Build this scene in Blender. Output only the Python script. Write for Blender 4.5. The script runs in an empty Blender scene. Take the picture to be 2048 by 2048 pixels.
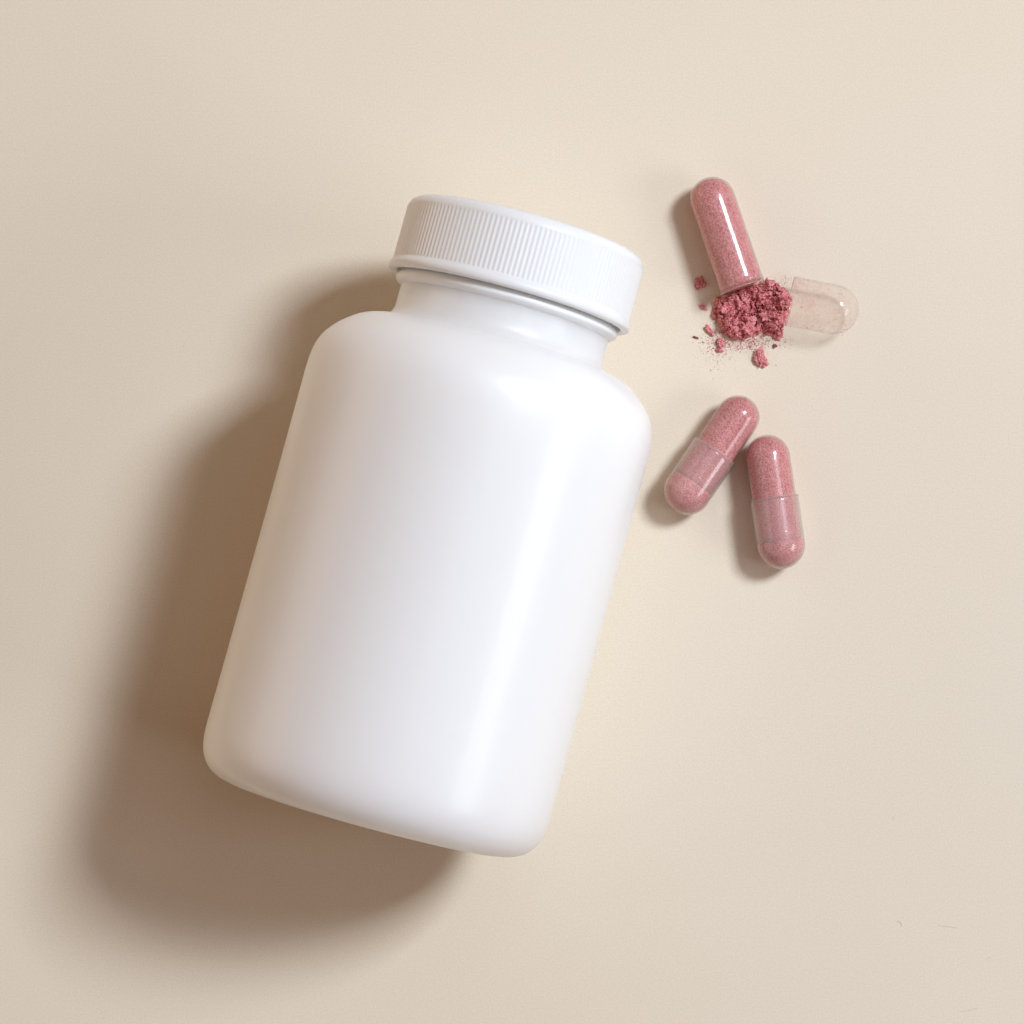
import bpy, bmesh, math, random
from mathutils import Vector, Matrix, noise

S = bpy.context.scene
COL = S.collection
rng = random.Random(7)

# ---------------------------------------------------------------- camera
K = 8.9e-5            # metres per unit of the survey grid (one unit = one photo pixel on the table top)
F = 6080.0            # camera distance in the same unit
TILT = 0.045          # the camera leans a little towards the bottle's base
cam_d = bpy.data.cameras.new('camera')
cam = bpy.data.objects.new('camera', cam_d)
COL.objects.link(cam)
cam.location = (0, -F * math.sin(TILT) * K, F * math.cos(TILT) * K)
cam.rotation_euler = (TILT, 0, 0)
cam_d.sensor_width = 36
cam_d.sensor_fit = 'HORIZONTAL'
cam_d.lens = 36 * F / 2048
cam_d.clip_start = 0.01
cam_d.clip_end = 20
S.camera = cam
S.render.resolution_x = 1024
S.render.resolution_y = 1024

# ---------------------------------------------------------------- light
W = bpy.data.worlds.new('World')
S.world = W
W.use_nodes = True
bg = W.node_tree.nodes['Background']
bg.inputs['Color'].default_value = (1.0, 0.34, 0.05, 1)
bg.inputs['Strength'].default_value = 0.10


def area(name, az, el, dist, sx, sy, power, color):
    d = bpy.data.lights.new(name, 'AREA')
    d.shape = 'RECTANGLE'
    d.size = sx
    d.size_y = sy
    d.energy = power
    d.color = color
    o = bpy.data.objects.new(name, d)
    COL.objects.link(o)
    a, e = math.radians(az), math.radians(el)
    v = Vector((math.cos(e) * math.cos(a), math.cos(e) * math.sin(a), math.sin(e)))
    o.location = v * dist
    o.rotation_euler = v.to_track_quat('Z', 'Y').to_euler()
    return o


area('window_light', 31, 51.5, 1.6, 0.34, 0.34, 20.0, (0.90, 0.99, 1.10))
area('side_window_light', -15, 30, 1.8, 0.8, 0.55, 7.0, (0.925, 0.97, 1.04))
area('overhead_fill_panel', 48, 68, 1.7, 1.1, 1.1, 2.6, (0.90, 0.985, 1.12))  # added overhead fill, no real skylight; lifts the bottle's top and left
area('wall_fill_light', 165, 14, 1.6, 1.8, 0.8, 6.2, (1.0, 0.77, 0.53))

S.render.engine = 'CYCLES'
S.cycles.transparent_max_bounces = 48
S.cycles.max_bounces = 12
S.cycles.diffuse_bounces = 6
S.view_settings.view_transform = 'Standard'
S.view_settings.look = 'None'
S.view_settings.exposure = 0.02
S.view_settings.gamma = 1.0


# ---------------------------------------------------------------- helpers
def un(px, py, z=0.0):
    """survey mark seen at (px, py) and lying z units above the table -> world metres"""
    u = (px - 1024) / F
    v = (py - 1024) / F
    c, s = math.cos(TILT), math.sin(TILT)
    t = (c * F - z) / (s * v + c)
    return Vector((u * t, -(c * v * t + s * (F - t)), z)) * K


def material(name):
    m = bpy.data.materials.new(name)
    m.use_nodes = True
    nt = m.node_tree
    return m, nt, nt.nodes['Principled BSDF'], nt.nodes['Material Output']


def node(nt, kind, **kw):
    n = nt.nodes.new(kind)
    for k, v in kw.items():
        if k in n.inputs:
            n.inputs[k].default_value = v
        else:
            setattr(n, k, v)
    return n


def tag(o, label=None, cat=None, group=None, kind=None):
    if label:
        o['label'] = label
    if cat:
        o['category'] = cat
    if group:
        o['group'] = group
    if kind:
        o['kind'] = kind
    return o


def link(name, me, mat, parent=None, smooth=True):
    if mat:
        me.materials.append(mat)
    if smooth:
        me.polygons.foreach_set('use_smooth', [True] * len(me.polygons))
    o = bpy.data.objects.new(name, me)
    COL.objects.link(o)
    if parent:
        o.parent = parent
    return o


def lathe(name, prof, seg, radial=None, close=False):
    """prof: (axial, radius) in units; axis = local z; radial(i, ang, a, r) may change a radius"""
    vs, fs = [], []
    for i, (a, r) in enumerate(prof):
        for k in range(seg):
            t = 2 * math.pi * k / seg
            rr = radial(i, t, a, r) if radial else r
            vs.append((rr * math.cos(t) * K, rr * math.sin(t) * K, a * K))
    n = len(prof)
    for i in range(n - 1 + (1 if close else 0)):
        j = (i + 1) % n
        for k in range(seg):
            k2 = (k + 1) % seg
            fs.append((i * seg + k, i * seg + k2, j * seg + k2, j * seg + k))
    me = bpy.data.meshes.new(name)
    me.from_pydata(vs, [], fs)
    bm = bmesh.new()
    bm.from_mesh(me)
    bmesh.ops.remove_doubles(bm, verts=bm.verts, dist=1e-7)
    bmesh.ops.recalc_face_normals(bm, faces=bm.faces)
    bm.to_mesh(me)
    bm.free()
    return me


def smooth_profile(pts, sub=4):
    """Catmull-Rom through the profile points"""
    out = []
    n = len(pts)
    for i in range(n - 1):
        p0 = pts[max(i - 1, 0)]
        p1, p2 = pts[i], pts[i + 1]
        p3 = pts[min(i + 2, n - 1)]
        for j in range(sub):
            t = j / sub
            q = []
            for c in (0, 1):
                q.append(0.5 * (2 * p1[c] + (p2[c] - p0[c]) * t + (2 * p0[c] - 5 * p1[c] + 4 * p2[c] - p3[c]) * t * t
                                + (3 * p1[c] - p0[c] - 3 * p2[c] + p3[c]) * t ** 3))
            out.append(tuple(q))
    out.append(pts[-1])
    return out


def empty(name, loc, rot):
    o = bpy.data.objects.new(name, None)
    COL.objects.link(o)
    o.empty_display_size = 0.01
    o.matrix_world = Matrix.Translation(loc) @ rot.to_4x4()
    return o


def axes(zdir):
    z = Vector(zdir).normalized()
    x = Vector((0, 0, 1)).cross(z).normalized()
    y = z.cross(x)
    return Matrix((x, y, z)).transposed()


# ---------------------------------------------------------------- materials
def board_material():
    m, nt, b, out = material('beige_board')
    tc = node(nt, 'ShaderNodeTexCoord')
    n1 = node(nt, 'ShaderNodeTexNoise', Scale=3000.0, Detail=3.0, Roughness=0.7)
    n2 = node(nt, 'ShaderNodeTexNoise', Scale=14.0, Detail=3.0, Roughness=0.5)
    nt.links.new(tc.outputs['Object'], n1.inputs['Vector'])
    nt.links.new(tc.outputs['Object'], n2.inputs['Vector'])
    r1 = node(nt, 'ShaderNodeValToRGB')
    r1.color_ramp.elements[0].position = 0.3
    r1.color_ramp.elements[0].color = (0.768, 0.678, 0.535, 1)
    r1.color_ramp.elements[1].position = 0.7
    r1.color_ramp.elements[1].color = (0.873, 0.780, 0.636, 1)
    nt.links.new(n1.outputs['Fac'], r1.inputs['Fac'])
    r2 = node(nt, 'ShaderNodeValToRGB')
    r2.color_ramp.elements[0].position = 0.35
    r2.color_ramp.elements[0].color = (0.985, 0.975, 0.965, 1)
    r2.color_ramp.elements[1].position = 0.65
    r2.color_ramp.elements[1].color = (1, 1, 1, 1)
    nt.links.new(n2.outputs['Fac'], r2.inputs['Fac'])
    mx = node(nt, 'ShaderNodeMix', data_type='RGBA', blend_type='MULTIPLY')
    mx.inputs[0].default_value = 1
    nt.links.new(r1.outputs['Color'], mx.inputs[6])
    nt.links.new(r2.outputs['Color'], mx.inputs[7])
    nt.links.new(mx.outputs[2], b.inputs['Base Color'])
    b.inputs['Roughness'].default_value = 0.62
    b.inputs['Specular IOR Level'].default_value = 0.3
    bu = node(nt, 'ShaderNodeBump', Strength=0.12, Distance=0.00004)
    nt.links.new(n1.outputs['Fac'], bu.inputs['Height'])
    nt.links.new(bu.outputs['Normal'], b.inputs['Normal'])
    return m


def plastic_material(name, color, rough, coat, through, milky=0.0):
    m, nt, b, out = material(name)
    tc = node(nt, 'ShaderNodeTexCoord')
    n1 = node(nt, 'ShaderNodeTexNoise', Scale=1500.0, Detail=2.0)
    nt.links.new(tc.outputs['Object'], n1.inputs['Vector'])
    bu = node(nt, 'ShaderNodeBump', Strength=0.05, Distance=0.00003)
    nt.links.new(n1.outputs['Fac'], bu.inputs['Height'])
    nt.links.new(bu.outputs['Normal'], b.inputs['Normal'])
    # the blown wall is a touch uneven, which breaks up its sheen
    n3 = node(nt, 'ShaderNodeTexNoise', Scale=55.0, Detail=3.0)
    nt.links.new(tc.outputs['Object'], n3.inputs['Vector'])
    b2 = node(nt, 'ShaderNodeBump', Strength=0.25, Distance=0.00035)
    nt.links.new(n3.outputs['Fac'], b2.inputs['Height'])
    nt.links.new(bu.outputs['Normal'], b2.inputs['Normal'])
    nt.links.new(b2.outputs['Normal'], b.inputs['Normal'])
    mr = node(nt, 'ShaderNodeMapRange')
    mr.inputs[3].default_value = rough - 0.05
    mr.inputs[4].default_value = rough + 0.05
    nt.links.new(n3.outputs['Fac'], mr.inputs[0])
    b.inputs['Base Color'].default_value = color
    nt.links.new(mr.outputs[0], b.inputs['Roughness'])
    b.inputs['Specular IOR Level'].default_value = 0.5
    b.inputs['Coat Weight'].default_value = coat
    b.inputs['Coat Roughness'].default_value = 0.07
    if milky:
        # milky polyethylene: light wanders a good way through it before it comes out again
        b.inputs['Subsurface Weight'].default_value = 1.0
        b.inputs['Subsurface Radius'].default_value = (1.0, 0.95, 0.90)
        b.inputs['Subsurface Scale'].default_value = milky
    else:
        tl = node(nt, 'ShaderNodeBsdfTranslucent', Color=(0.98, 0.95, 0.90, 1))
        mx = node(nt, 'ShaderNodeMixShader', Fac=through)
        nt.links.new(b.outputs[0], mx.inputs[1])
        nt.links.new(tl.outputs[0], mx.inputs[2])
        nt.links.new(mx.outputs[0], out.inputs['Surface'])
    return m


def powder_material(name, dark, light, scale=3900.0, bump=0.00009):
    m, nt, b, out = material(name)
    tc = node(nt, 'ShaderNodeTexCoord')
    n1 = node(nt, 'ShaderNodeTexNoise', Scale=scale, Detail=2.0, Roughness=0.8)
    n2 = node(nt, 'ShaderNodeTexNoise', Scale=scale * 0.16, Detail=3.0)
    nt.links.new(tc.outputs['Object'], n1.inputs['Vector'])
    nt.links.new(tc.outputs['Object'], n2.inputs['Vector'])
    ad = node(nt, 'ShaderNodeMix', data_type='FLOAT')
    ad.inputs[0].default_value = 0.12
    nt.links.new(n1.outputs['Fac'], ad.inputs[2])
    nt.links.new(n2.outputs['Fac'], ad.inputs[3])
    r = node(nt, 'ShaderNodeValToRGB')
    r.color_ramp.elements[0].position = 0.42
    r.color_ramp.elements[0].color = dark
    r.color_ramp.elements[1].position = 0.56
    r.color_ramp.elements[1].color = light
    nt.links.new(ad.outputs[0], r.inputs['Fac'])
    nt.links.new(r.outputs['Color'], b.inputs['Base Color'])
    b.inputs['Roughness'].default_value = 0.95
    b.inputs['Specular IOR Level'].default_value = 0.1
    bu = node(nt, 'ShaderNodeBump', Strength=0.7, Distance=bump)
    nt.links.new(n1.outputs['Fac'], bu.inputs['Height'])
    nt.links.new(bu.outputs['Normal'], b.inputs['Normal'])
    return m


def gelatin_material(name, haze, haze_col, tint, skin=1.0, rough_part=0.5, patches=0.0):
    """thin clear gelatin: lets light straight through, a little milky, mirror-like skin"""
    m, nt, b, out = material(name)
    nt.nodes.remove(b)
    tr = node(nt, 'ShaderNodeBsdfTransparent', Color=tint)
    di = node(nt, 'ShaderNodeBsdfDiffuse', Color=haze_col)
    tl = node(nt, 'ShaderNodeBsdfTranslucent', Color=haze_col)
    gl = node(nt, 'ShaderNodeBsdfGlossy', Roughness=0.035)
    gr = node(nt, 'ShaderNodeBsdfGlossy', Roughness=0.24)
    gm = node(nt, 'ShaderNodeMixShader', Fac=rough_part)
    nt.links.new(gl.outputs[0], gm.inputs[1])
    nt.links.new(gr.outputs[0], gm.inputs[2])
    # a thin skin reflects alike from both of its sides
    ge = node(nt, 'ShaderNodeNewGeometry')
    io = node(nt, 'ShaderNodeMix', data_type='FLOAT')
    io.inputs[2].default_value = 1.45
    io.inputs[3].default_value = 1 / 1.45
    nt.links.new(ge.outputs['Backfacing'], io.inputs[0])
    fr = node(nt, 'ShaderNodeFresnel')
    nt.links.new(io.outputs[0], fr.inputs['IOR'])
    tc = node(nt, 'ShaderNodeTexCoord')
    nz = node(nt, 'ShaderNodeTexNoise', Scale=420.0, Detail=2.0)
    nt.links.new(tc.outputs['Object'], nz.inputs['Vector'])
    bu = node(nt, 'ShaderNodeBump', Strength=0.10, Distance=0.00006)
    nt.links.new(nz.outputs['Fac'], bu.inputs['Height'])
    nt.links.new(bu.outputs['Normal'], gl.inputs['Normal'])
    nt.links.new(bu.outputs['Normal'], fr.inputs['Normal'])
    hz = node(nt, 'ShaderNodeMixShader', Fac=0.5)
    nt.links.new(di.outputs[0], hz.inputs[1])
    nt.links.new(tl.outputs[0], hz.inputs[2])
    m1 = node(nt, 'ShaderNodeMixShader', Fac=haze)
    if patches:
        pn = node(nt, 'ShaderNodeTexNoise', Scale=380.0, Detail=5.0, Roughness=0.7)
        nt.links.new(tc.outputs['Object'], pn.inputs['Vector'])
        pr = node(nt, 'ShaderNodeMapRange')
        pr.inputs[1].default_value = 0.50
        pr.inputs[2].default_value = 0.72
        pr.inputs[3].default_value = haze
        pr.inputs[4].default_value = haze + patches
        nt.links.new(pn.outputs['Fac'], pr.inputs[0])
        nt.links.new(pr.outputs[0], m1.inputs['Fac'])
    nt.links.new(tr.outputs[0], m1.inputs[1])
    nt.links.new(hz.outputs[0], m1.inputs[2])
    m2 = node(nt, 'ShaderNodeMixShader')
    mu = node(nt, 'ShaderNodeMath', operation='MULTIPLY')
    mu.inputs[1].default_value = skin
    nt.links.new(fr.outputs[0], mu.inputs[0])
    nt.links.new(mu.outputs[0], m2.inputs['Fac'])
    nt.links.new(m1.outputs[0], m2.inputs[1])
    nt.links.new(gm.outputs[0], m2.inputs[2])
    nt.links.new(m2.outputs[0], out.inputs['Surface'])
    return m


M_board = board_material()
M_bottle = plastic_material('white_bottle_plastic', (0.872, 0.874, 0.868, 1), 0.37, 0.12, 0.0, 0.016)
M_cap = plastic_material('white_cap_plastic', (0.94, 0.955, 0.96, 1), 0.40, 0.10, 0.10)
M_powder = powder_material('pink_powder', (0.47, 0.145, 0.145, 1), (0.81, 0.38, 0.37, 1))
M_pile = powder_material('loose_pink_powder', (0.50, 0.145, 0.15, 1), (0.84, 0.36, 0.365, 1), 2600.0, 0.00012)
M_speck = powder_material('dark_pink_grain', (0.20, 0.055, 0.06, 1), (0.42, 0.13, 0.14, 1))
M_speck2 = powder_material('pink_grain', (0.34, 0.09, 0.10, 1), (0.66, 0.24, 0.25, 1))
M_gel = gelatin_material('clear_gelatin', 0.06, (0.97, 0.84, 0.82, 1), (0.985, 0.965, 0.96, 1))
M_gel_dusty = gelatin_material('dusty_gelatin', 0.15, (0.98, 0.84, 0.82, 1), (0.998, 0.985, 0.98, 1), 1.3, 0.35)
M_edge = gelatin_material('gelatin_cut_edge', 0.30, (0.95, 0.84, 0.80, 1), (0.99, 0.97, 0.96, 1))
M_gel_clean = gelatin_material('empty_half_gelatin', 0.018, (0.95, 0.66, 0.62, 1), (1.0, 0.996, 0.992, 1), 0.42, 0.15, 0.16)

# ---------------------------------------------------------------- table top
bm = bmesh.new()
bmesh.ops.create_grid(bm, x_segments=4, y_segments=4, size=0.6)
me = bpy.data.meshes.new('table_top')
bm.to_mesh(me)
bm.free()
tag(link('table_top', me, M_board, smooth=False), kind='structure')

# ---------------------------------------------------------------- bottle
TH = 0.2675
R = 335.0
ax_p = Vector((-142.0, -106.0, 0.0))
udir = Vector((-math.sin(TH), -math.cos(TH), 0))         # cap -> base
bottle = empty('pill_bottle', (ax_p + Vector((0, 0, R))) * K, axes(udir))
tag(bottle, 'blank white plastic pill bottle with a ribbed screw cap lying on its side', 'bottle')

body_prof = [(-575, 0.01), (-572, 150), (-560, 196), (-505, 203), (-470, 203.6), (-448, 203.6), (-438, 204.8), (-430, 208.5), (-424, 215.5), (-420.5, 226),
             (-418, 240), (-413.5, 255), (-406, 270), (-396, 284), (-381, 301.5), (-363, 316.5), (-343, 327), (-318, 333),
             (-285, 335)]
body_prof = smooth_profile(body_prof, 5)
for i in range(1, 12):
    body_prof.append((-285 + i * 57.5, 335.0 - 0.8 * math.sin(math.pi * i / 12)))
body_prof += smooth_profile([(405, 335), (428, 334.2), (448, 331.2), (467, 324.5), (484, 312), (496, 294), (502, 272),
                             (502.5, 254), (498, 238), (488, 215), (484, 160), (483, 60), (483, 0.01)], 4)
link('bottle_body', lathe('bottle_body', body_prof, 320), M_bottle, bottle)
bead = smooth_profile([(-512, 200), (-509, 210), (-505, 214.5), (-499.5, 216.6), (-494, 216), (-489.5, 211.5), (-486.5, 206),
                       (-485, 201)], 4)
link('neck_bead', lathe('neck_bead', bead, 256), M_cap, bottle)

RIBS = 154
SEG = RIBS * 8


def ribbed(i, t, a, r):
    if a < -634 or a > -522:
        return r
    e = min(1.0, (a + 634) / 7.0, (-522 - a) / 7.0)
    w = math.cos(t * RIBS)
    return r - 0.9 * e * (0.5 - 0.5 * w) ** 0.8


cap_prof = [(-640, 0.01), (-642, 60), (-646, 120), (-651, 165), (-654, 190), (-654.5, 203), (-653, 213), (-649.5, 221),
            (-644, 227.2), (-637, 230.6), (-634, 231.2)]
cap_prof = smooth_profile(cap_prof, 3)
cap_prof += [(-631 + j * 1.75, 231.6) for j in range(0, 5)] + [(-618 + j * 9, 231.6) for j in range(0, 8)] + \
            [(-548 + j * 2.0, 231.6) for j in range(0, 15)]
cap = link('screw_cap', lathe('screw_cap', cap_prof, SEG, ribbed), M_cap, bottle)
rim = smooth_profile([(-536, 229.0), (-530, 231.6), (-526.5, 233.6), (-523, 235.7), (-518.5, 237), (-512.5, 235.8), (-509, 232),
                      (-508, 227), (-509.5, 222), (-514, 219), (-524, 217.5), (-531, 205), (-532, 196)], 4)
link('cap_rim', lathe('cap_rim', rim, 320), M_cap, cap)


# ---------------------------------------------------------------- capsules
def dome(a0, r, sgn, n=12, upto=0.01, e=0.0):
    """quarter circle from the apex to the cylinder; centre at a0"""
    pts = []
    for i in range(n + 1):
        t = math.pi / 2 * (1 - i / n)
        pts.append((a0 + sgn * (r + e) * math.sin(t), max(upto, r * math.cos(t))))
    return pts


def shell(name, a_dome, a_open, r, w, mat, parent, lip=0.0):
    """a half capsule: closed dome at a_dome, open end at a_open, wall w"""
    s = -1 if a_dome < a_open else 1
    ring = [(a_open - s * (1.3 * math.cos(t) - 0.9), r - w * .5 + 0.85 * math.sin(t)) for t in
            [2 * math.pi * k / 8 for k in range(8)]]
    outer = dome(a_dome, r, s)
    n = 10
    for i in range(1, n + 1):
        outer.append((a_dome + (a_open - a_dome) * i / n, r + (lip if i == n else 0)))
    inner = [(a_dome + (a_open - a_dome) * i / n, r - w) for i in range(n, 0, -1)] + dome(a_dome, r - w, s)[::-1]
    sh = link(name, lathe(name, outer + inner, 96), mat, parent)
    link('open_edge', lathe('open_edge', ring, 96, close=True), M_edge, sh)
    return sh


def rough_fill(name, prof, mat, parent, amp, seed, seg=160):
    def rad(i, t, a, r):
        if r < 1:
            return r
        v = Vector((a * 0.045, math.cos(t) * r * 0.045, math.sin(t) * r * 0.045 + seed))
        w = noise.noise(v * 1.1) * 0.9 + noise.noise(v * 5.0) * 0.7 + noise.noise(v * 12.0) * 0.4
        return r + amp * w
    return link(name, lathe(name, prof, seg, rad), mat, parent)


def full_capsule(p_top, p_bot, r_body, r_cap, join, inner_end, roll, label):
    """p_top / p_bot: survey marks of the two dome centres"""
    A = un(p_top[0], p_top[1], r_body)
    B = un(p_bot[0], p_bot[1], r_cap)
    d = (B - A)
    Ltot = d.length / K
    root = empty('capsule', A, axes(d) @ Matrix.Rotation(roll, 3, 'Z'))
    tag(root, label, 'capsule', 'capsules filled with pink powder')
    shell('body_shell', 0.0, inner_end, r_body, 1.3, M_gel, root)
    shell('cap_shell', Ltot, join, r_cap, 1.3, M_gel_dusty, root, 0.4)
    rf = r_body - 3.4
    prof = dome(0.0, rf, -1)
    n = 40
    prof += [(inner_end * i / n, rf) for i in range(1, n + 1)]
    rg = r_cap - 3.4
    prof += [(inner_end + 1.5, rf - 1.5), (inner_end + 3.5, rg - 0.8)]
    st = inner_end + 4
    if st < Ltot:
        prof += [(st + (Ltot - st) * i / 5, rg) for i in range(5)]
    prof += dome(Ltot, rg, 1)[::-1]
    rough_fill('powder_fill', prof, M_powder, root, 0.9, roll * 3)
    return root


full_capsule((1475.6, 834.1), (1374.8, 982.1), 43.5, 47.8, 82, 158, 0.4,
             'pink powder capsule nearest the bottle, slanting down to the left')
full_capsule((1535.6, 914.2), (1561.1, 1089.1), 44.5, 48.8, 82, 168, 1.7,
             'nearly upright pink powder capsule, the lowest one, its end tucked against the leaning capsule')

# opened capsule: powder-filled long half, its open end propped on the spilled powder
RC = 46.0
A = un(1425.0, 400.0, RC)
B = un(1485.0, 577.4, RC + 6)
d = B - A
LC = d.length / K
opened = empty('opened_capsule', A, axes(d))
tag(opened, 'opened capsule half still packed with pink powder, its open end resting on the spilled heap', 'capsule half')
shell('body_shell', 0.0, LC, RC, 1.3, M_gel, opened, 0.3)
rf = RC - 3.6
prof = dome(0.0, rf, -1) + [((LC - 9) * i / 46, rf) for i in range(1, 47)]
prof += [(LC - 7, rf - 1.5), (LC - 5, rf - 6), (LC - 4, rf - 14), (LC - 5, rf - 24), (LC - 5, 6), (LC - 5, 0.01)]
rough_fill('powder_fill', prof, M_powder, opened, 0.9, 4.4)

# empty clear half
RD = 50.0
A = un(1580.3, 602.0, RD)
B = un(1667.5, 618.9, RD)
d = B - A
LD = d.length / K
clear = empty('empty_capsule_half', A, axes(d))
tag(clear, 'empty clear capsule half with faint pink dust, lying beside the powder heap', 'capsule half')
shell('cap_shell', LD, 0.0, RD, 1.4, M_gel_clean, clear, 0.3)


def grains(name, pts, mat, parent=None):
    """pts: (centre in metres, size in metres); little angular grains, one mesh"""
    vs, fs = [], []
    base = [(1, 0, -.3), (-.4, .9, -.35), (-.55, -.8, -.3), (.1, .1, .9), (.5, .6, .4)]
    face = [(0, 1, 4), (0, 4, 3), (1, 3, 4), (1, 2, 3), (2, 0, 3), (0, 2, 1)]
    for c, s in pts:
        q = Matrix.Rotation(rng.uniform(0, 6.28), 3, 'Z') @ Matrix.Rotation(rng.uniform(-.5, .5), 3, 'X')
        st = Vector((rng.uniform(.6, 1.6), rng.uniform(.5, 1.0), rng.uniform(.4, .9)))
        o = len(vs)
        for b in base:
            v = q @ Vector((b[0] * st.x, b[1] * st.y, b[2] * st.z))
            vs.append(tuple(Vector(c) + v * s))
        fs += [tuple(o + i for i in f) for f in face]
    me = bpy.data.meshes.new(name)
    me.from_pydata(vs, [], fs)
    o = link(name, me, mat, parent, smooth=False)
    o['kind'] = 'stuff'
    return o


res = []
for i in range(900):
    a = rng.betavariate(1.0, 1.5) * (LD + 35)
    t = rng.uniform(0, 2 * math.pi)
    r = RD - 2.6
    if a > LD:
        r = math.sqrt(max(0, r * r - (a - LD) ** 2))
    s = rng.uniform(0.35, 0.85) if rng.random() < 0.90 else rng.uniform(1.0, 2.1)
    res.append((Vector((r * math.cos(t), r * math.sin(t), a)) * K, s * K))
grains('powder_dust', res, M_pile, clear)

# ---------------------------------------------------------------- spilled powder heap
OUT = [(320, 395), (262, 420), (243, 500), (246, 600), (292, 690), (345, 775), (415, 845), (490, 862), (570, 856), (640, 840),
       (700, 812), (770, 793), (840, 806), (900, 832), (925, 862), (965, 866), (1000, 835), (1003, 760), (1040, 660), (1062, 560),
       (1098, 430), (1072, 370), (1035, 315), (960, 262), (905, 222), (845, 200), (775, 235), (640, 240), (470, 300)]
OUT = [(1380 + x * 0.18634, 520 + y * 0.18634) for x, y in OUT]


def poly_dist(x, y):
    inside = False
    best = 1e9
    n = len(OUT)
    for i in range(n):
        x1, y1 = OUT[i]
        x2, y2 = OUT[(i + 1) % n]
        if (y1 > y) != (y2 > y) and x < (x2 - x1) * (y - y1) / (y2 - y1) + x1:
            inside = not inside
        dx, dy = x2 - x1, y2 - y1
        t = max(0, min(1, ((x - x1) * dx + (y - y1) * dy) / (dx * dx + dy * dy)))
        dd = math.hypot(x - x1 - t * dx, y - y1 - t * dy)
        best = min(best, dd)
    return best if inside else -best


def heap_height(x, y):
    jag = noise.noise(Vector((x * .10, y * .10, 3.1))) * 5 + noise.noise(Vector((x * .3, y * .3, 7.7))) * 2.4
    d = poly_dist(x, y) + jag
    if d <= 0:
        return -1.0
    h = 20 * (1 - math.exp(-d / 8)) + 7 * min(1, d / 30)
    # packed lumps of uneven size with cracks between some of them
    wx = 0.55 * noise.noise(Vector((x * .07, y * .07, 0.3))) + 0.18 * noise.noise(Vector((x * .25, y * .25, 0.9)))
    wy = 0.55 * noise.noise(Vector((x * .07, y * .07, 5.3))) + 0.18 * noise.noise(Vector((x * .25, y * .25, 6.9)))
    p = Vector((x * .034 + wx, y * .034 + wy, 1.7))
    ds, pts = noise.voronoi(p)
    cell = noise.noise(pts[0] * 7.3)
    gap = ds[1] - ds[0]
    sl = (p - pts[0])
    g = Vector((noise.noise(pts[0] * 3.1 + Vector((5, 0, 0))), noise.noise(pts[0] * 3.7 + Vector((0, 9, 0)))))
    lump = 6 * cell + (sl.x * g.x + sl.y * g.y) * 34
    ux, uy = (x - 1380) / .18634, (y - 520) / .18634
    h += 7 * math.exp(-((ux - 460) / 190) ** 2 - ((uy - 640) / 170) ** 2)
    h += 7 * math.exp(-((ux - 890) / 150) ** 2 - ((uy - 520) / 230) ** 2)
    h -= 4 * math.exp(-((ux - 690 - 0.12 * (uy - 600)) / 45) ** 2) * (1 if uy > 450 else .4)
    h = min(h, 27 + 1.5 * noise.noise(Vector((x * .08, y * .08, 50))))
    crack = -9 * math.exp(-gap * 12) * max(0, min(1, .55 + 1.3 * noise.noise(Vector((x * .04, y * .04, 12)))))
    # flaky facets: small cells, each a tilted plane at its own level
    p2 = Vector((x * .085 + wx * 1.2, y * .115 + wy * 1.2, 4.2))
    d2, q2 = noise.voronoi(p2)
    s2 = p2 - q2[0]
    g2 = Vector((noise.noise(q2[0] * 5.1), noise.noise(q2[0] * 6.3 + Vector((3, 0, 0)))))
    lump2 = 5.5 * noise.noise(q2[0] * 7.7) + (s2.x * g2.x + s2.y * g2.y) * 17
    p3 = Vector((x * .21 + wx, y * .25 + wy, 9.2))
    d3, q3 = noise.voronoi(p3)
    lump2 += 2.6 * noise.noise(q3[0] * 5.7)
    ridge = 1 - abs(noise.noise(Vector(((x * .8 - y * .6) * .085 + wx, (x * .6 + y * .8) * .15, 2.2)))) * 2.4
    lump2 += 1.6 * max(-.6, ridge)
    fine = 1.1 * noise.noise(Vector((x * .3, y * .3, 1))) + 0.7 * noise.noise(Vector((x * .62, y * .62, 2)))
    k = min(1, d / 6)
    h += (lump + crack + lump2 + fine - 2) * k
    # a hollow between the two main lumps
    hx, hy = 1380 + 690 * .18634, 520 + 560 * .18634
    h -= 9 * math.exp(-(((x - hx) / 8) ** 2 + ((y - hy) / 14) ** 2))
    hx, hy = 1380 + 735 * .18634, 520 + 650 * .18634
    h -= 10 * math.exp(-(((x - hx) / 9) ** 2 + ((y - hy) / 9) ** 2))
    # kept under the propped capsule and the clear half
    return max(0.6, h)


step = 0.8
x0, y0, x1, y1 = 1415, 545, 1592, 690
nx, ny = int((x1 - x0) / step), int((y1 - y0) / step)
vid, vs, fs = {}, [], []
H = {}
for j in range(ny + 1):
    for i in range(nx + 1):
        x, y = x0 + i * step, y0 + j * step
        h = heap_height(x, y)
        if h > 0:
            H[(i, j)] = h
for (i, j), h in H.items():
    vid[(i, j)] = len(vs)
    x, y = x0 + i * step, y0 + j * step
    if any((i + a, j + b) not in H for a, b in ((1, 0), (-1, 0), (0, 1), (0, -1))):
        h = 0.0
    w = un(x, y, h * 0.8)
    w.z = h * K
    # crumbly overhang so that steep faces are not smooth
    w.x += noise.noise(Vector((x * .3, y * .3, h * .2))) * 1.6 * K
    w.y += noise.noise(Vector((x * .3, y * .3, h * .2 + 8))) * 1.6 * K
    vs.append(tuple(w))
for (i, j) in H:
    q = ((i, j), (i, j + 1), (i + 1, j + 1), (i + 1, j))
    if all(k in vid for k in q):
        fs.append(tuple(vid[k] for k in q))
me = bpy.data.meshes.new('powder_heap')
me.from_pydata(vs, [], fs)
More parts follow.
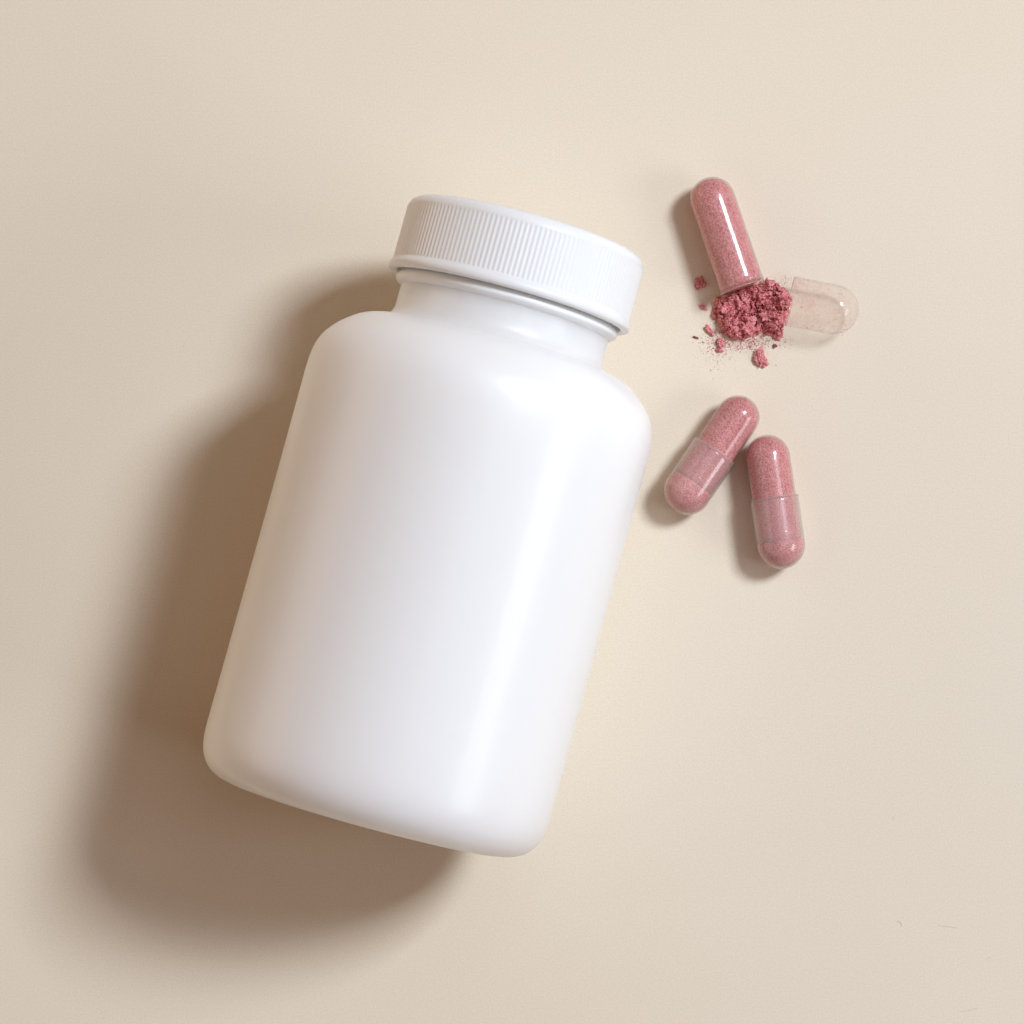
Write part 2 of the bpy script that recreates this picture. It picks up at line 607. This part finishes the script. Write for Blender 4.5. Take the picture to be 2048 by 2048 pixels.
heap = link('powder_heap', me, M_pile, smooth=False)
tag(heap, 'crumbly heap of spilled pink powder between the two halves of the opened capsule', 'powder')


def crumb(name, px, py, sx, sy, sz, rot, seed, mat, sub=3):
    bm = bmesh.new()
    bmesh.ops.create_icosphere(bm, subdivisions=sub, radius=1.0)
    for v in bm.verts:
        c = v.co.copy()
        n = noise.noise(c * 1.1 + Vector((seed, 0, 0))) * .75 + noise.noise(c * 2.9 + Vector((0, seed, 0))) * .42 \
            + noise.noise(c * 7 + Vector((0, 0, seed))) * .18
        m = max(abs(c.x + .35 * c.y), abs(c.y - .2 * c.x), abs(c.z) * .9)
        f = (1 + n) * (0.45 + 0.55 * .8 / m)
        v.co = Vector((c.x * sx, c.y * sy, c.z * sz * .8)) * f * K * .92
    bm.transform(Matrix.Rotation(rot, 4, 'Z'))
    lo = min(v.co.z for v in bm.verts)
    bmesh.ops.translate(bm, verts=bm.verts, vec=(0, 0, -lo))
    me = bpy.data.meshes.new(name)
    bm.to_mesh(me)
    bm.free()
    o = link(name, me, mat, smooth=False)
    o.location = un(px, py, sz * .5)
    o.location.z = 0
    return o


def z6(x, y):
    return 1380 + x * .18634, 520 + y * .18634


# broken lumps lying in and on the heap
for k in range(26):
    lx, ly = rng.uniform(330, 1010), rng.uniform(300, 790)
    px, py = z6(lx, ly)
    if poly_dist(px, py) < 5:
        continue
    sz = rng.uniform(3.0, 6.5)
    o = crumb('powder_lump', px, py, sz * rng.uniform(1.0, 2.0), sz, sz * rng.uniform(.3, .55), rng.uniform(0, 3.1), 20 + k * 1.3,
              M_pile, 3)
    hh = heap_height(px, py)
    w = un(px, py, hh - 1)
    o.parent = heap
    o.location = (w.x, w.y, (hh - sz * .45) * K)
    o.rotation_euler = (rng.uniform(-.5, .5), rng.uniform(-.5, .5), 0)

CR = [
    ((757, 1062), 11.5, 18.5, 9, 0.25, 'largest loose pink crumb, on the board just below the powder heap'),
    ((330, 888), 7.5, 11.5, 6, 0.25, 'squarish pink crumb touching the lower left edge of the heap'),
    ((212, 757), 4.5, 12.5, 4.5, 0.62, 'elongated pink crumb left of the heap, pointing down to the right'),
    ((312, 968), 7.5, 4.2, 4, 0.0, 'small flat pink crumb just under the squarish one'),
    ((146, 505), 3.2, 9.5, 3.5, 1.0, 'thin pink sliver left of the heap below the capsule shadow'),
    ((60, 832), 6.2, 2.4, 2.4, -0.35, 'tiny dark sliver farthest to the left of the heap'),
    ((913, 922), 3.6, 3.8, 3.5, 0.2, 'round dark grain below the right end of the heap'),
]
for k, (p, sx, sy, sz, rot, lab) in enumerate(CR):
    o = crumb('powder_crumb', *z6(*p), sx, sy, sz, rot, 1.7 + k * 2.3, M_pile if k not in (5, 6) else M_speck, 4 if k < 3 else 3)
    tag(o, lab, 'crumb', 'loose crumbs around the powder heap')
flake = crumb('powder_crumb', *z6(108, 245), 10, 12.5, 4, 0.2, 9.4, M_pile, 4)
tag(flake, 'ragged dark pink crumb lying in the shadow left of the opened capsule', 'crumb', 'loose crumbs around the powder heap')

# fine spill round the heap
pts = []
for i in range(2600):
    t = rng.random()
    if t < 0.62:
        x = rng.gauss(590, 190)
        y = 840 + abs(rng.gauss(0, 85))
        s = rng.choice((0.35, 0.45, 0.6, 0.6, 0.9, 1.3))
        if y > 960:
            s *= 0.6
    elif t < 0.82:
        x = rng.gauss(300, 90)
        y = rng.gauss(900, 120)
        s = rng.choice((0.3, 0.5, 0.7, 1.1))
    elif t < 0.92:
        x = rng.gauss(1000, 70)
        y = rng.gauss(240, 50)
        s = rng.choice((0.3, 0.5, 0.8))
    else:
        x = rng.gauss(620, 420)
        y = rng.gauss(700, 400)
        s = rng.choice((0.25, 0.35, 0.5))
    px, py = z6(x, y)
    if poly_dist(px, py) > -1.5:
        continue
    p = un(px, py, 0)
    p.z = 0.3 * s * K
    pts.append((p, s * K))
for (x, y, s) in ((290, 1032, 3.2), (440, 1043, 2.2), (540, 985, 2.2), (222, 1180, 2.6), (922, 1128, 2.2), (1025, 882, 2.6),
                  (1636, 804, 2.2), (515, 1272, 1.8), (405, 938, 2), (510, 930, 3), (640, 935, 3.5), (640, 890, 3), (390, 890, 3.2),
                  (700, 900, 2.6), (1020, 250, 3.5), (1030, 190, 1.8), (770, 85, 1.5), (1075, 825, 1.8), (1085, 762, 1.8),
                  (590, 1190, 1.5), (490, 1080, 1.4), (250, 1030, 1.6), (710, 855, 2.4), (825, 905, 2.0), (122, 325, 2.0)):
    px, py = z6(x, y)
    p = un(px, py, 0)
    p.z = 0.3 * s * K * .6
    pts.append((p, s * K * .62))
for i in range(70):
    x, y = rng.gauss(560, 170), 865 + abs(rng.gauss(0, 60))
    if i % 4 == 0:
        x, y = rng.gauss(300, 60), rng.gauss(860, 90)
    px, py = z6(x, y)
    if poly_dist(px, py) > -2:
        continue
    p = un(px, py, 0)
    s = rng.uniform(0.9, 2.0)
    p.z = 0.3 * s * K
    pts.append((p, s * K))
o = grains('powder_specks', pts, M_speck2)
tag(o, 'fine pink specks scattered on the board around the powder heap', 'powder specks')

# ---------------------------------------------------------------- dust and lint on the board
M_lint, nt, b, out = material('grey_lint')
tcn = node(nt, 'ShaderNodeTexCoord')
nn = node(nt, 'ShaderNodeTexNoise', Scale=3000.0)
nt.links.new(tcn.outputs['Object'], nn.inputs['Vector'])
rr = node(nt, 'ShaderNodeValToRGB')
rr.color_ramp.elements[0].color = (0.40, 0.33, 0.26, 1)
rr.color_ramp.elements[1].color = (0.52, 0.44, 0.36, 1)
nt.links.new(nn.outputs['Fac'], rr.inputs['Fac'])
nt.links.new(rr.outputs['Color'], b.inputs['Base Color'])
b.inputs['Roughness'].default_value = 0.9


def fibre(pts, rad, label):
    vs, fs = [], []
    sm = smooth_profile(pts, 5)
    n = 5
    c0 = un(*sm[0])
    for i, (x, y) in enumerate(sm):
        p = un(x, y)
        a = un(*sm[max(i - 1, 0)])
        b2 = un(*sm[min(i + 1, len(sm) - 1)])
        t = (b2 - a).normalized()
        s = Vector((-t.y, t.x, 0))
        for k in range(n):
            ang = 2 * math.pi * k / n
            q = p - c0 + (s * math.cos(ang) + Vector((0, 0, 1)) * (math.sin(ang) + 1)) * rad * 0.7 * K
            vs.append(tuple(q))
    for i in range(len(sm) - 1):
        for k in range(n):
            fs.append((i * n + k, i * n + (k + 1) % n, (i + 1) * n + (k + 1) % n, (i + 1) * n + k))
    me = bpy.data.meshes.new('lint_fibre')
    me.from_pydata(vs, [], fs)
    o = link('lint_fibre', me, M_lint)
    o.location = c0
    tag(o, label, 'lint', 'lint fibres on the board')


fibre([(1794, 1842), (1800, 1845), (1803, 1850), (1802, 1853)], 0.42, 'short hooked lint fibre low on the right of the board')
fibre([(1876, 1851), (1893, 1853), (1914, 1856)], 0.33, 'long straight pale lint fibre low on the right of the board')
fibre([(1921, 2023), (1938, 2021), (1954, 2016)], 0.33, 'thin lint fibre near the bottom right corner of the board')
fibre([(1972, 1919), (1976, 1916), (1982, 1914)], 0.3, 'tiny lint fibre near the right edge of the board')
fibre([(1785, 1640), (1787, 1636), (1787, 1633)], 0.33, 'tiny upright lint fibre right of the bottle base')
dust = []
for (x, y, s) in ((197, 1994, 1.5), (245, 364, 1.3), (13, 332, 1.5), (367, 692, 1.3), (112, 1861, 1.2), (365, 1907, 1.0),
                  (1237, 720, 1.2), (1704, 1583, 1.0), (480, 832, 1.3), (144, 1478, 1.0), (549, 1935, 0.8), (1977, 1141, 1.2),
                  (281, 1465, 1.0), (2013, 1487, 1.0), (1320, 1090, 0.8), (1830, 232, 1.0), (1080, 110, 0.9), (620, 300, 0.7)):
    p = un(x, y)
    p.z = 0.25 * s * K
    dust.append((p, s * K * .8))
for i in range(110):
    p = un(rng.uniform(0, 2048), rng.uniform(0, 2048))
    s = rng.uniform(0.25, 0.55)
    p.z = 0.25 * s * K
    dust.append((p, s * K))
o = grains('dust_specks', dust, M_lint)
tag(o, 'tiny grey dust specks scattered over the beige board', 'dust')
